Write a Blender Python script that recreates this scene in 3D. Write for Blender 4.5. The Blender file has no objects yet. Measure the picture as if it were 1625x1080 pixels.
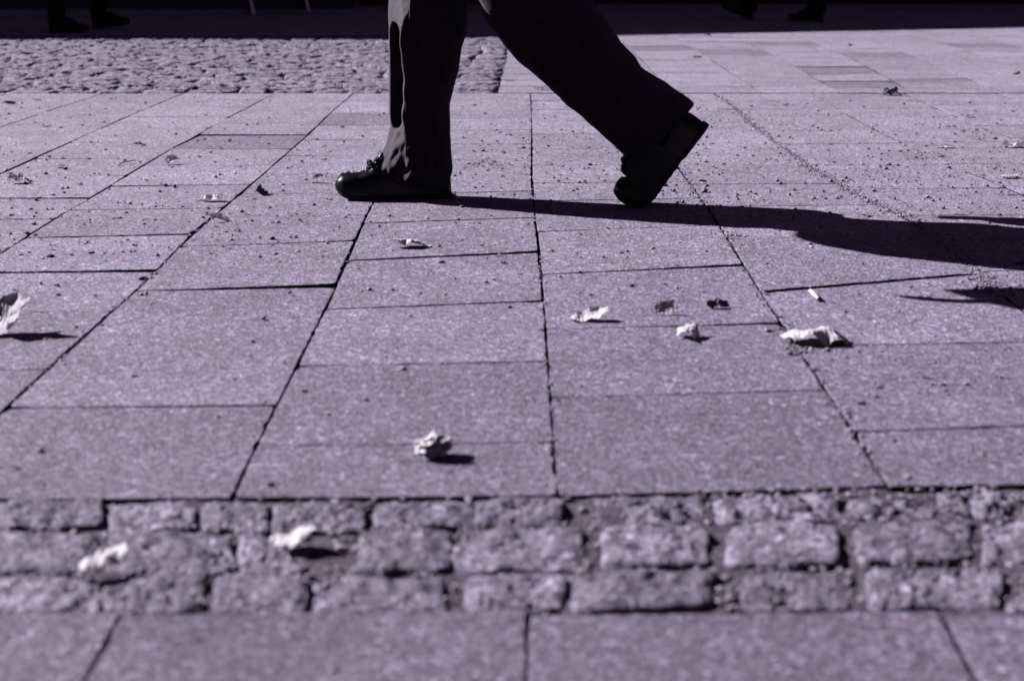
import bpy, bmesh, math, random
from mathutils import Vector, Matrix, noise
random.seed(11)
C = bpy.context.scene.collection
PI = math.pi

# ------------------------------------------------------------------ camera, sky, sun, exposure
H, F, TH = 0.69, 2400.0, math.atan(640.0/2400.0)
FOCUS = 4.22
cam_d = bpy.data.cameras.new('camera'); cam = bpy.data.objects.new('camera', cam_d); C.objects.link(cam)
cam.location = (0, 0, H); cam.rotation_euler = (PI/2 - TH, 0, 0)
cam_d.sensor_width = 36; cam_d.lens = F/1625*36; cam_d.clip_start = .05; cam_d.clip_end = 800
cam_d.dof.use_dof = True; cam_d.dof.focus_distance = FOCUS; cam_d.dof.aperture_fstop = 4.3
bpy.context.scene.camera = cam
SUN_EL, SUN_AZ = math.radians(34), math.radians(22)     # azimuth: shadows go to +X, turned this much towards the camera
sd = Vector((-math.cos(SUN_AZ)*math.cos(SUN_EL), math.sin(SUN_AZ)*math.cos(SUN_EL), math.sin(SUN_EL)))   # towards the sun
sl = bpy.data.lights.new('sun', 'SUN'); sun = bpy.data.objects.new('sun', sl); C.objects.link(sun)
sl.energy = 4.6; sl.angle = math.radians(.5); sl.color = (1.0, .95, 1.0)
sun.rotation_euler = sd.to_track_quat('Z', 'Y').to_euler(); sun.location = (-8, 4, 9)
w = bpy.data.worlds.new('World'); bpy.context.scene.world = w; w.use_nodes = True
nt = w.node_tree; bg = nt.nodes['Background']
sky = nt.nodes.new('ShaderNodeTexSky'); sky.sky_type = 'NISHITA'; sky.sun_disc = False
sky.sun_elevation = SUN_EL; sky.sun_rotation = math.atan2(sd.x, sd.y)
bwn = nt.nodes.new('ShaderNodeRGBToBW'); tn = nt.nodes.new('ShaderNodeVectorMath'); tn.operation = 'SCALE'
tn.inputs[0].default_value = (.43, .29, .57)
nt.links.new(sky.outputs[0], bwn.inputs[0]); pw = nt.nodes.new('ShaderNodeMath'); pw.operation = 'POWER'; pw.inputs[1].default_value = .12      # a hazy, even sky
nt.links.new(bwn.outputs[0], pw.inputs[0]); nt.links.new(pw.outputs[0], tn.inputs['Scale'])
nt.links.new(tn.outputs[0], bg.inputs[0]); bg.inputs[1].default_value = .05
vs = bpy.context.scene.view_settings
vs.view_transform = 'Standard'; vs.look = 'None'; vs.exposure = .76; vs.gamma = 1
sc = bpy.context.scene
sc.render.engine = 'CYCLES'; sc.cycles.max_bounces = 5; sc.cycles.diffuse_bounces = 0      # the photograph's shade is nearly black: hardly any fill light

# ------------------------------------------------------------------ helpers
def at(x, y, z=0.0):
    """point of the height z that the photograph shows at pixel (x, y)"""
    u, v = (x-812.5)/F, -(y-540.0)/F
    dz = -math.sin(TH) + v*math.cos(TH)
    t = (H-z)/-dz
    return Vector((t*u, t*(math.cos(TH)+v*math.sin(TH)), z))
def atY(x, y, Y):
    u, v = (x-812.5)/F, -(y-540.0)/F
    t = Y/(math.cos(TH)+v*math.sin(TH))
    return Vector((t*u, Y, H + t*(-math.sin(TH)+v*math.cos(TH))))
def obj(name, bm, mat, parent=None, smooth=False, mods=None):
    me = bpy.data.meshes.new(name); bm.to_mesh(me); bm.free()
    if smooth:
        for p in me.polygons: p.use_smooth = True
    o = bpy.data.objects.new(name, me); C.objects.link(o)
    if mat: me.materials.append(mat)
    if parent: o.parent = parent
    return o
def tag(o, label=None, cat=None, group=None, kind=None):
    if label: o['label'] = label
    if cat: o['category'] = cat
    if group: o['group'] = group
    if kind: o['kind'] = kind
    return o
def empty(name, loc, label, cat, group=None):
    o = bpy.data.objects.new(name, None); C.objects.link(o); o.location = loc
    return tag(o, label, cat, group)
def frac(p, s, seed=0.0): return noise.noise(Vector((p[0]*s+seed, p[1]*s-seed, p[2]*s+seed*.7)))
def box(bm, a, b, rot=None, org=None):
    ctr = [(a[i]+b[i])/2 for i in range(3)]
    vs_ = []
    for x in (a[0], b[0]):
        for y in (a[1], b[1]):
            for z in (a[2], b[2]):
                p = Vector((x, y, z))
                if rot: p = org + rot @ (p-org)
                vs_.append(bm.verts.new(p))
    for f in ((0,1,3,2),(4,6,7,5),(0,4,5,1),(2,3,7,6),(0,2,6,4),(1,5,7,3)):
        bm.faces.new([vs_[i] for i in f])
def loft(bm, secs, cap=True, closed=True):
    rings = [[bm.verts.new(p) for p in s] for s in secs]
    n = len(secs[0])
    for a, b in zip(rings, rings[1:]):
        for i in range(n if closed else n-1):
            j = (i+1) % n
            bm.faces.new((a[i], a[j], b[j], b[i]))
    if cap and closed:
        bm.faces.new(rings[0][::-1]); bm.faces.new(rings[-1])
    return rings
def tube(bm, pts, rad, n=12, flat=1.0):
    """round tube through pts with a radius at each; flat squashes it"""
    pts = [Vector(p) for p in pts]; secs = []
    up0 = None
    for i, p in enumerate(pts):
        d = (pts[min(i+1, len(pts)-1)] - pts[max(i-1, 0)]).normalized()
        ref = up0 if up0 is not None else (Vector((0, 1, 0)) if abs(d.y) < .8 else Vector((1, 0, 0)))
        s = (ref - d*ref.dot(d)).normalized(); up0 = s; t = d.cross(s)
        r = rad[i] if isinstance(rad, (list, tuple)) else rad
        secs.append([p + s*math.cos(2*PI*k/n)*r*flat + t*math.sin(2*PI*k/n)*r for k in range(n)])
    return loft(bm, secs)
def blob(bm, c, r, seg=16):
    m = Matrix.Translation(Vector(c)) @ Matrix.Diagonal((r[0], r[1], r[2], 1))
    bmesh.ops.create_uvsphere(bm, u_segments=seg, v_segments=seg//2+2, radius=1, matrix=m)
def interp(tab, x):
    if x <= tab[0][0]: return tab[0][1:]
    for a, b in zip(tab, tab[1:]):
        if x <= b[0]:
            t = (x-a[0])/(b[0]-a[0])
            return tuple(a[i]*(1-t)+b[i]*t for i in range(1, len(a)))
    return tab[-1][1:]
def sm(a, b, x):
    t = min(1, max(0, (x-a)/(b-a))); return t*t*(3-2*t)

# ------------------------------------------------------------------ materials
def mat(name, col, rough=.8, spec=.3):
    m = bpy.data.materials.new(name); m.use_nodes = True
    b = m.node_tree.nodes['Principled BSDF']
    b.inputs['Base Color'].default_value = (*col, 1); b.inputs['Roughness'].default_value = rough
    b.inputs['Specular IOR Level'].default_value = spec
    return m
def N(m, t, **kw):
    n = m.node_tree.nodes.new(t)
    for k, v in kw.items():
        if k in n.inputs.keys(): n.inputs[k].default_value = v
        else: setattr(n, k, v)
    return n
def L(m, a, b): m.node_tree.links.new(a, b)
def coords(m, scale=(1, 1, 1)):
    g = N(m, 'ShaderNodeNewGeometry'); mp = N(m, 'ShaderNodeMapping'); mp.inputs['Scale'].default_value = scale
    L(m, g.outputs['Position'], mp.inputs[0]); return mp.outputs[0]
def ramp(m, src, stops):
    r = N(m, 'ShaderNodeValToRGB'); e = r.color_ramp.elements
    while len(e) < len(stops): e.new(.5)
    for el, (p, c) in zip(e, stops):
        el.position = p; el.color = (*(c if isinstance(c, tuple) else (c, c, c)), 1)
    L(m, src, r.inputs[0]); return r.outputs[0]
def mix(m, mode, f, a, b):
    n = N(m, 'ShaderNodeMix', data_type='RGBA', blend_type=mode)
    for k, v in ((0, f), (6, a), (7, b)):
        if hasattr(v, 'node'): L(m, v, n.inputs[k])
        elif k: n.inputs[k].default_value = (*v, 1)
        else: n.inputs[k].default_value = v
    return n.outputs[2]
def bump(m, hsrc, dist, strength=1.0, prev=None):
    b = N(m, 'ShaderNodeBump'); b.inputs['Distance'].default_value = dist; b.inputs['Strength'].default_value = strength
    L(m, hsrc, b.inputs['Height'])
    if prev: L(m, prev, b.inputs['Normal'])
    return b.outputs[0]

def stone_mat(name, base, speck=.5, coarse=0.0, bumpd=.0012, attr=False, rough=.75, spec=.35, mott=0.0, sheen=0.0, cell=0.0):
    """concrete or stone with small aggregate in it"""
    m = mat(name, base, rough, spec); P = m.node_tree.nodes['Principled BSDF']; co = coords(m)
    v1 = N(m, 'ShaderNodeTexVoronoi', Scale=330.0); L(m, co, v1.inputs['Vector'])
    sep = N(m, 'ShaderNodeSeparateColor'); L(m, v1.outputs['Color'], sep.inputs[0])
    g1 = ramp(m, sep.outputs[0], [(0, 1-speck*.55), (.5, 1.0), (.86, 1.0+speck*.25), (1, 1+speck*1.2)])
    v2 = N(m, 'ShaderNodeTexVoronoi', Scale=190.0); L(m, co, v2.inputs['Vector'])
    sep2 = N(m, 'ShaderNodeSeparateColor'); L(m, v2.outputs['Color'], sep2.inputs[0])
    g2 = ramp(m, sep2.outputs[1], [(0, .72), (.3, .92), (.7, 1.08), (.96, 1.25), (.97, 1.7), (1, 2.0)])
    n1 = N(m, 'ShaderNodeTexNoise', Scale=5.0, Detail=7.0, Roughness=.65); L(m, co, n1.inputs['Vector'])
    g3 = ramp(m, n1.outputs[0], [(.3, .80), (.5, 1.0), (.7, 1.16)])
    n2 = N(m, 'ShaderNodeTexNoise', Scale=60.0, Detail=5.0, Roughness=.7); L(m, co, n2.inputs['Vector'])
    g4 = ramp(m, n2.outputs[0], [(.3, .74), (.7, 1.22)])
    v3 = N(m, 'ShaderNodeTexVoronoi', Scale=80.0); L(m, co, v3.inputs['Vector'])
    sep3 = N(m, 'ShaderNodeSeparateColor'); L(m, v3.outputs['Color'], sep3.inputs[0])
    c = mix(m, 'MULTIPLY', 1.0, base, g1); c = mix(m, 'MULTIPLY', 1.0, c, ramp(m, sep3.outputs[0], [(0, .86), (.9, 1.08), (.95, 1.3), (1, 1.35)])); c = mix(m, 'MULTIPLY', 1.0, c, g2)
    c = mix(m, 'MULTIPLY', 1.0, c, g3); c = mix(m, 'MULTIPLY', 1.0, c, g4)
    if mott:
        n5 = N(m, 'ShaderNodeTexNoise', Scale=38.0, Detail=4.0, Roughness=.6); L(m, co, n5.inputs['Vector'])
        c = mix(m, 'MULTIPLY', 1.0, c, ramp(m, n5.outputs[0], [(.3, 1-mott), (.5, 1.0), (.7, 1+mott)]))
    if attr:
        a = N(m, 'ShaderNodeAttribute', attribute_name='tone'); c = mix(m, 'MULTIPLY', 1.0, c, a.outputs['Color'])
    L(m, c, P.inputs['Base Color'])
    nf = N(m, 'ShaderNodeTexNoise', Scale=420.0, Detail=3.0, Roughness=.7); L(m, co, nf.inputs['Vector'])
    b1 = bump(m, nf.outputs[0], bumpd, 1.0)
    if cell: b1 = bump(m, sep2.outputs[2], cell, .8, b1)
    b2 = bump(m, n2.outputs[0], .003+coarse, .6, b1)
    if sheen:
        P.inputs['Sheen Weight'].default_value = sheen; P.inputs['Sheen Roughness'].default_value = .45; P.inputs['Sheen Tint'].default_value = (1, .96, 1, 1)
    L(m, b2, P.inputs['Normal'])
    return m
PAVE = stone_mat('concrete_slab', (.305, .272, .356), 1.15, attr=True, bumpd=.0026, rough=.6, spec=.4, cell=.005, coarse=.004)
COB = stone_mat('granite_sett', (.262, .236, .306), .95, .005, .0022, attr=True, mott=.42)
SAND = stone_mat('joint_sand', (.11, .09, .125), .9, .004, .003, rough=.95)
GRIT = stone_mat('grit_stone', (.28, .25, .31), .5)

def leaf_mat(name, top, back, trans=.2):
    m = mat(name, top, .55, .3); P = m.node_tree.nodes['Principled BSDF']
    tc = N(m, 'ShaderNodeTexCoord')
    n = N(m, 'ShaderNodeTexNoise', Scale=45.0, Detail=6.0, Roughness=.65); L(m, tc.outputs['Object'], n.inputs['Vector'])
    g = ramp(m, n.outputs[0], [(.25, .6), (.5, 1.0), (.75, 1.12)])
    n3 = N(m, 'ShaderNodeTexNoise', Scale=300.0, Detail=3.0); L(m, tc.outputs['Object'], n3.inputs['Vector'])
    sp = ramp(m, n3.outputs[0], [(.3, .72), (.42, 1.0)])
    geo = N(m, 'ShaderNodeNewGeometry')
    c = mix(m, 'MIX', geo.outputs['Backfacing'], top, back)
    c = mix(m, 'MULTIPLY', 1.0, c, g); c = mix(m, 'MULTIPLY', 1.0, c, sp)
    L(m, c, P.inputs['Base Color'])
    wv = N(m, 'ShaderNodeTexWave', Scale=38.0, Distortion=6.0, Detail=3.0); L(m, tc.outputs['Object'], wv.inputs['Vector'])
    L(m, bump(m, wv.outputs[0], .0012, .5, bump(m, n.outputs[0], .004, .6)), P.inputs['Normal'])
    tr = N(m, 'ShaderNodeBsdfTranslucent'); L(m, c, tr.inputs['Color']); ms = N(m, 'ShaderNodeMixShader'); ms.inputs[0].default_value = trans
    out = m.node_tree.nodes['Material Output']; L(m, P.outputs[0], ms.inputs[1]); L(m, tr.outputs[0], ms.inputs[2]); L(m, ms.outputs[0], out.inputs[0])
    return m
LEAF = leaf_mat('pale_dry_leaf', (.78, .74, .8), (.55, .5, .58))
LEAFD = leaf_mat('brown_dry_leaf', (.11, .085, .125), (.09, .07, .1), .05)
LEAFP = leaf_mat('grey_dry_leaf', (.42, .385, .45), (.25, .215, .28), .12)
LEAFM = leaf_mat('faded_dry_leaf', (.42, .38, .45), (.25, .21, .28))

def cloth_mat(name, col, sc_=900.0, sheen=0.0):
    m = mat(name, col, .9, .15); P = m.node_tree.nodes['Principled BSDF']
    tc = N(m, 'ShaderNodeTexCoord')
    wv = N(m, 'ShaderNodeTexWave', Scale=sc_/4, Distortion=1.5); wv.bands_direction = 'DIAGONAL'; L(m, tc.outputs['Object'], wv.inputs['Vector'])
    n = N(m, 'ShaderNodeTexNoise', Scale=120.0, Detail=5.0, Roughness=.7); L(m, tc.outputs['Object'], n.inputs['Vector'])
    n2 = N(m, 'ShaderNodeTexNoise', Scale=14.0, Detail=3.0); L(m, tc.outputs['Object'], n2.inputs['Vector'])
    c = mix(m, 'MULTIPLY', 1.0, col, ramp(m, n.outputs[0], [(.25, .55), (.75, 1.35)]))
    c = mix(m, 'MULTIPLY', 1.0, c, ramp(m, n2.outputs[0], [(.3, .8), (.7, 1.15)]))
    L(m, c, P.inputs['Base Color'])
    P.inputs['Sheen Weight'].default_value = sheen; P.inputs['Sheen Roughness'].default_value = .45; P.inputs['Sheen Tint'].default_value = (.9, .84, .95, 1)
    L(m, bump(m, n2.outputs[0], .01, .5, bump(m, wv.outputs[0], .0006, .8)), P.inputs['Normal'])
    return m
DENIM = cloth_mat('dark_denim', (.10, .089, .11), sheen=.3)
COAT = cloth_mat('dark_wool', (.02, .017, .023))
LEATHER = mat('black_leather', (.005, .004, .006), .37, .22)
_n = N(LEATHER, 'ShaderNodeTexNoise', Scale=220.0, Detail=4.0); _t = N(LEATHER, 'ShaderNodeTexCoord'); L(LEATHER, _t.outputs['Object'], _n.inputs['Vector'])
L(LEATHER, bump(LEATHER, _n.outputs[0], .0012, .5), LEATHER.node_tree.nodes['Principled BSDF'].inputs['Normal'])
RUBBER = mat('black_rubber', (.02, .017, .022), .7)
LACE = mat('black_cord', (.03, .026, .034), .8)
METAL = mat('eyelet_metal', (.55, .52, .58), .3); METAL.node_tree.nodes['Principled BSDF'].inputs['Metallic'].default_value = 1
SKIN = mat('skin', (.42, .36, .43), .55)
HAIR = mat('dark_hair', (.04, .034, .045), .6)
EYEM = mat('eye', (.6, .58, .62), .2)
WHITEM = mat('polished_white_metal', (.85, .8, .9), .3); WHITEM.node_tree.nodes['Principled BSDF'].inputs['Metallic'].default_value = .9
SEATM = mat('dark_plastic', (.035, .03, .04), .5)

# ------------------------------------------------------------------ the ground under everything
bm = bmesh.new(); bmesh.ops.create_grid(bm, x_segments=2, y_segments=2, size=150)
g = obj('ground', bm, SAND); g.location.z = -.05; tag(g, kind='structure')
def sand_sheet(name, x0, x1, y0, y1, step, z, amp, s):
    bm = bmesh.new(); nx, ny = int((x1-x0)/step), int((y1-y0)/step)
    vv = [[bm.verts.new((x0+(x1-x0)*i/nx, y0+(y1-y0)*j/ny, 0)) for i in range(nx+1)] for j in range(ny+1)]
    for r in vv:
        for v in r:
            q = v.co
            if name == 'joint_sand' and q.y < 1.96: z_, am = z+.0028, amp*1.7
            else: z_, am = z, amp
            v.co.z = z_ + am*(frac(q, s) + .6*frac(q, s*2.7, 5) + .5*frac(q, s*7, 9))
    for a, b in zip(vv, vv[1:]):
        for i in range(nx): bm.faces.new((a[i], a[i+1], b[i+1], b[i]))
    return tag(obj(name, bm, SAND, smooth=True), kind='structure')
sand_sheet('joint_sand', -2.6, 3.2, 1.2, 6.7, .016, -.0092, .0034, 11)
sand_sheet('verge_sand', -9, 9, .6, 16.5, .16, -.016, .003, 3)

# ------------------------------------------------------------------ paving slabs
class Poly:
    def __init__(s, pts): s.p = sorted([(at(x, y).y, at(x, y).x) for x, y in pts])
    def x(s, Y):
        p = s.p
        if Y <= p[0][0]:
            k = min(3, len(p)-1); m = (p[k][1]-p[0][1])/(p[k][0]-p[0][0]); return p[0][1]+m*(Y-p[0][0])*.5
        if Y >= p[-1][0]:
            k = max(-4, -len(p)); m = (p[-1][1]-p[k][1])/(p[-1][0]-p[k][0]); return p[-1][1]+m*(Y-p[-1][0])*.5
        for a, b in zip(p, p[1:]):
            if Y <= b[0]: return a[1]+(b[1]-a[1])*(Y-a[0])/(b[0]-a[0])
class Off:
    def __init__(s, base, d): s.b, s.d = base, d
    def x(s, Y): return s.b.x(Y)+s.d
slab_bm = bmesh.new(); tone_l = slab_bm.loops.layers.float_color.new('tone')
rs = random.Random(5)
def slab(c, z, tone, ins=(.0026, .0025)):
    """c: corners near-left, near-right, far-right, far-left (x, y); z at each; a worn, slightly uneven edge"""
    ctr = Vector((sum(p[0] for p in c)/4, sum(p[1] for p in c)/4, 0))
    cs = []
    il, ir = (ins[0]*rs.uniform(.4, 1.5) for _ in range(2)); inn, inf = (ins[1]*rs.uniform(.2, 1.7) for _ in range(2))
    d = [(il, inn), (-ir, inn), (-ir, -inf), (il, -inf)]
    for (x, y), (dx, dy), zz in zip(c, d, z): cs.append(Vector((x+dx, y+dy, zz)))
    ring = []
    for i in range(4):
        a, b = cs[i], cs[(i+1) % 4]; n = max(3, int((b-a).length/.022))
        dirv = (b-a).normalized(); nor = Vector((dirv.y, -dirv.x, 0))
        for k in range(n):
            t = k/n; q = a.lerp(b, t)
            e = .0011*frac(q, 45, 3) + .0016*frac(q, 14, 8)
            if rs.random() < .07: e -= rs.uniform(.001, .005)
            if k == 0: q = q + (ctr-q).normalized()*rs.uniform(.001, .009 if rs.random() < .3 else .004); e = 0
            ring.append(q + nor*e)
    # three rings: foot, edge, top
    foot = [slab_bm.verts.new((p.x, p.y, p.z-.028)) for p in ring]
    edge = [slab_bm.verts.new((p.x, p.y, p.z-rs.uniform(.0006, .0016))) for p in ring]
    top = []
    for p in ring:
        dd = Vector((ctr.x-p.x, ctr.y-p.y, 0)).normalized()*rs.uniform(.0008, .0022)
        top.append(slab_bm.verts.new((p.x+dd.x, p.y+dd.y, p.z)))
    n = len(ring); fs = []
    for mi, (A, B) in enumerate(((foot, edge), (edge, top))):
        for i in range(n):
            j = (i+1) % n; f_ = slab_bm.faces.new((A[i], A[j], B[j], B[i])); f_.material_index = 1-mi; fs.append(f_)
    fs.append(slab_bm.faces.new(top))
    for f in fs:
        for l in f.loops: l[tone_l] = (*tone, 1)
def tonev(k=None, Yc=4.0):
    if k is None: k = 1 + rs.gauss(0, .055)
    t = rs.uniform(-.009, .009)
    n_ = sm(1.2, 5.5, Yc); k *= interp([(1.3, .61), (2.1, .73), (3.0, .97), (4.0, 1.06), (5.5, 1.18)], Yc)[0]  # light falloff painted into the slab colour: darker, more violet near the camera
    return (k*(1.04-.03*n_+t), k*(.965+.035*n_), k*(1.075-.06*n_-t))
def ground_y(yl, PL, y_is_image=True):
    # world Y of the image row yl where it meets the joint PL (image rows are almost lines of constant Y)
    return at(812, yl).y
def column(PL, PR, rows, y0, y1, dark=(), light=(), lipj=.0012):
    """rows: (image y at left joint, at right joint[, lip left, lip right]) near to far; y0/y1 the (left, right) ends"""
    R = [(at(812, y0[0]).y, at(812, y0[1]).y, 0, 0)]
    for r in rows:
        R.append((at(812, r[0]).y, at(812, r[1]).y, r[2] if len(r) > 2 else rs.uniform(-lipj, lipj), r[3] if len(r) > 3 else rs.uniform(-lipj, lipj)))
    R.append((at(812, y1[0]).y, at(812, y1[1]).y, 0, 0))
    for i, (a, b) in enumerate(zip(R, R[1:])):
        c = [(PL.x(a[0]), a[0]), (PR.x(a[1]), a[1]), (PR.x(b[1]), b[1]), (PL.x(b[0]), b[0])]
        zf = (rs.uniform(-lipj, lipj)*.8, rs.uniform(-lipj, lipj)*.8)
        k = .70 if i in dark else (1.06 if i in light else None)
        up, dn = .35, .5
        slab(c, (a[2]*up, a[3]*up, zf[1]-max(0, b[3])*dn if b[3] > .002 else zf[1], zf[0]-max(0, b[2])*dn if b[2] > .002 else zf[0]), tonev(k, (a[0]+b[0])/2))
def auto(y0, y1, step=.000205, jitter=.05, off=0.0):
    """image rows spaced evenly in depth"""
    out = []; v = 1/(y0+100) + step*(1-off)
    while v < 1/(y1+100) - step*.4:
        yy = 1/v - 100; out.append((yy, yy+rs.uniform(-.6, .3))); v += step*(1+rs.uniform(-jitter, jitter))
    return out
J0 = Poly([(7, 200), (41, 188), (88, 172), (150, 153)])
J1a = Poly([(0, 276), (53, 253), (83, 238), (119, 222), (200, 186), (262, 160), (290, 149)])
J1 = Poly([(0, 404), (53, 369), (100, 338), (145, 314), (186, 287), (276, 234), (318, 213), (345, 195), (410, 162), (436, 149)])
J2 = Poly([(0, 656), (76, 586), (139, 531), (223, 453), (249, 430), (304, 370), (345, 338), (382, 307), (417, 276), (482, 220), (527, 177), (560, 149)])
J3 = Poly([(370, 790), (398, 724), (440, 644), (466, 589), (493, 537), (533, 455), (551, 412), (585, 335), (650, 215), (697, 149)])
J4 = Poly([(886, 785), (880, 708), (870, 589), (862, 469), (856, 400), (850, 350), (845, 300), (844, 200), (842, 149)])
J6 = Poly([(1407, 770), (1383, 728), (1356, 686), (1308, 617), (1260, 541), (1230, 501), (1202, 457), (1180, 420), (1157, 384), (1117, 321), (1077, 268), (1030, 205), (995, 149)])
J5 = Poly([(1625, 495), (1555, 437), (1520, 405), (1440, 345), (1385, 320), (1330, 292), (1265, 250), (1215, 215), (1158, 165), (1135, 150)])
J7 = Poly([(1625, 310), (1544, 275), (1492, 256), (1385, 204), (1327, 172), (1290, 149)])
def rows_between(a, b, st=.00022): return auto(a, b, st)
FAR = (148.5, 148.5)
column(J3, J4, [(707, 701), (580, 573), (490, 477, 0, .003), (413, 399, 0, .0045), (354, 345, 0, .0015), (308, 303), (281, 276), (255, 252), (229, 228), (207, 206), (188, 188), (172, 172), (159, 159)], (790, 787), FAR, dark=(), light=())
column(J4, J6, [(631, 619, .001, .002), (522, 512, 0, .003), (435, 420, 0, .006), (367, 357), (319, 314), (290, 288), (262, 261), (237, 234), (213, 212), (192, 192), (174, 174), (160, 160)], (787, 772), FAR)
column(J6, J5, [(686, 668, .001, .003), (548, 541), (463, 434, .005, .004), (378, 366), (328, 325), (292, 291), (262, 262), (237, 236), (213, 213), (194, 193), (176, 176), (161, 161)], (771, 763), FAR)
column(J5, J7, [(600, 590), (500, 494), (430, 425), (381, 378), (342, 341, .002, .002), (300, 298), (262, 261), (229, 227), (207, 206), (191, 191), (174, 174), (160, 160)], (765, 763), FAR)
J8, J9, J10 = Off(J7, .42), Off(J7, .84), Off(J7, 1.27)
column(J7, J8, auto(763, 240) + [(225, 225), (204, 204), (186, 186), (172, 172), (159, 159)], (763, 763), FAR)
column(J8, J9, auto(763, 149, off=.5), (763, 763), FAR)
column(J9, J10, auto(763, 149, off=.2), (763, 763), FAR)
for k in range(4): column(Off(J10, .42*k), Off(J10, .42*k+.42), auto(763, 149, off=rs.random()*.6), (763, 763), FAR)
column(J2, J3, [(646, 642, .001, .001), (461, 452, -.001, .0105), (391, 382, 0, .002), (345, 341, .001, .001), (308, 306, .002, .001), (276, 274), (247, 246), (222, 222), (199, 199), (179, 179), (163, 163)], (792, 790), FAR, dark=(9,))
column(J1, J2, [(587, 586, .001, .001), (497, 493), (433, 429, .003, .006), (377, 371, .001, .003), (333, 330, .001, .001), (295, 292, .003, 0), (264, 262), (236, 236), (214, 214, .005, .004), (195, 195), (176, 176), (161, 161)], (794, 792), FAR, dark=(8,), light=(2,))
column(J1a, J1, auto(795, 370) + [(349, 347), (314, 314, .001, .003), (278, 278), (252, 252, .002, 0), (226, 226), (204, 204), (185, 186, .002, 0), (170, 170), (158, 158)], (796, 794), FAR)
column(J0, J1a, auto(797, 262) + [(238, 238, .002, .001), (216, 216), (195, 195), (177, 177), (162, 162)], (797, 796), FAR)
for k in range(6): column(Off(J0, -.43*k-.43), Off(J0, -.43*k), auto(797, 149, off=rs.random()*.7), (797, 797), FAR)
# slabs right of the setts, on into the shade
Q0 = Poly([(790, 146), (797, 119), (805, 86), (808, 60)])
Q2 = Poly([(1062, 146), (1044, 122), (1004, 81), (982, 62), (925, 20)])
class Mid:
    def __init__(s, a, b): s.a, s.b = a, b
    def x(s, Y): return (s.a.x(Y)+s.b.x(Y))/2
Q1 = Mid(Q0, Q2)
Q3 = Poly([(1204, 144), (1158, 114), (1101, 77), (1053, 53), (989, 16)])
Q4 = Poly([(1330, 146), (1291, 123), (1233, 89), (1178, 65), (1110, 33)])
Q5 = Poly([(1448, 146), (1392, 115), (1346, 89), (1311, 76), (1250, 50)])
Q6 = Poly([(1590, 146), (1508, 113), (1492, 107), (1400, 70), (1370, 58)])
QN = (147.5, 147.5); QF = (-6, -6)
def qa(off): return auto(147.5, -6, .000215, .08, off)
column(Q0, Q1, [(137, 137), (127, 127), (117, 118)] + auto(117, -6, .000215), QN, QF, lipj=.002)
column(Q1, Q2, qa(.5), QN, QF, lipj=.002)
column(Q2, Q3, [(137, 137), (116, 116), (105, 105), (95, 95, .003, .002), (81, 80), (73.5, 73.5, .004, .004)] + auto(73.5, -6, .00021), QN, QF, dark=(5,), lipj=.002)
column(Q3, Q4, [(137, 137), (124, 124), (105, 105)] + auto(105, 80, .00022) + [(78, 78), (66, 66, .003, .003)] + auto(66, -6, .00022), QN, QF, dark=(5,), lipj=.002)
column(Q4, Q5, [(140, 140), (129, 129, .004, .003), (118, 118), (106, 106, .005, .005), (93, 93), (82, 82), (73, 73), (66.5, 67, .002, .002)] + auto(66, -6, .00022), QN, QF, dark=(1, 3, 7), lipj=.002)
column(Q5, Q6, [(140, 140), (131, 131), (125, 124.5), (112, 112), (92, 92), (84, 83), (78, 78, .003, .003)] + auto(77, -6, .00022), QN, QF, dark=(2, 5), lipj=.002)
for k in range(10): column(Off(Q6, .42*k), Off(Q6, .42*k+.42), qa(rs.random()*.7), QN, QF, lipj=.002, dark=(rs.choice((3, 5, 8, 30)),))
# slabs beyond the far setts (shade)
for k in range(20):
    column(Off(Q0, -.42*k-.42), Off(Q0, -.42*k), auto(57, -6, .00022, .05, rs.random()*.7), (57, 57), QF, lipj=.002)
# the nearest slabs
T0 = Poly([(190, 978), (163, 1030), (135, 1080)]); T1 = Poly([(838, 972), (836, 1030), (834, 1080)]); T2 = Poly([(1488, 962), (1516, 1020), (1545, 1080)])
near0 = at(812, 1300).y
for a, b in ((T0, T1), (T1, T2), (T2, Off(T2, .42)), (Off(T0, -.42), T0), (Off(T0, -.84), Off(T0, -.42)), (Off(T2, .42), Off(T2, .84))):
    column(a, b, [], (1330+rs.uniform(-60, 40),)*2, (974, 966))
pv = tag(obj('pavement', slab_bm, PAVE), kind='structure')
SIDE = stone_mat('dirty_joint_side', (.05, .042, .056), .6, .003, .003, rough=.95, spec=.1); pv.data.materials.append(SIDE)

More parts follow.
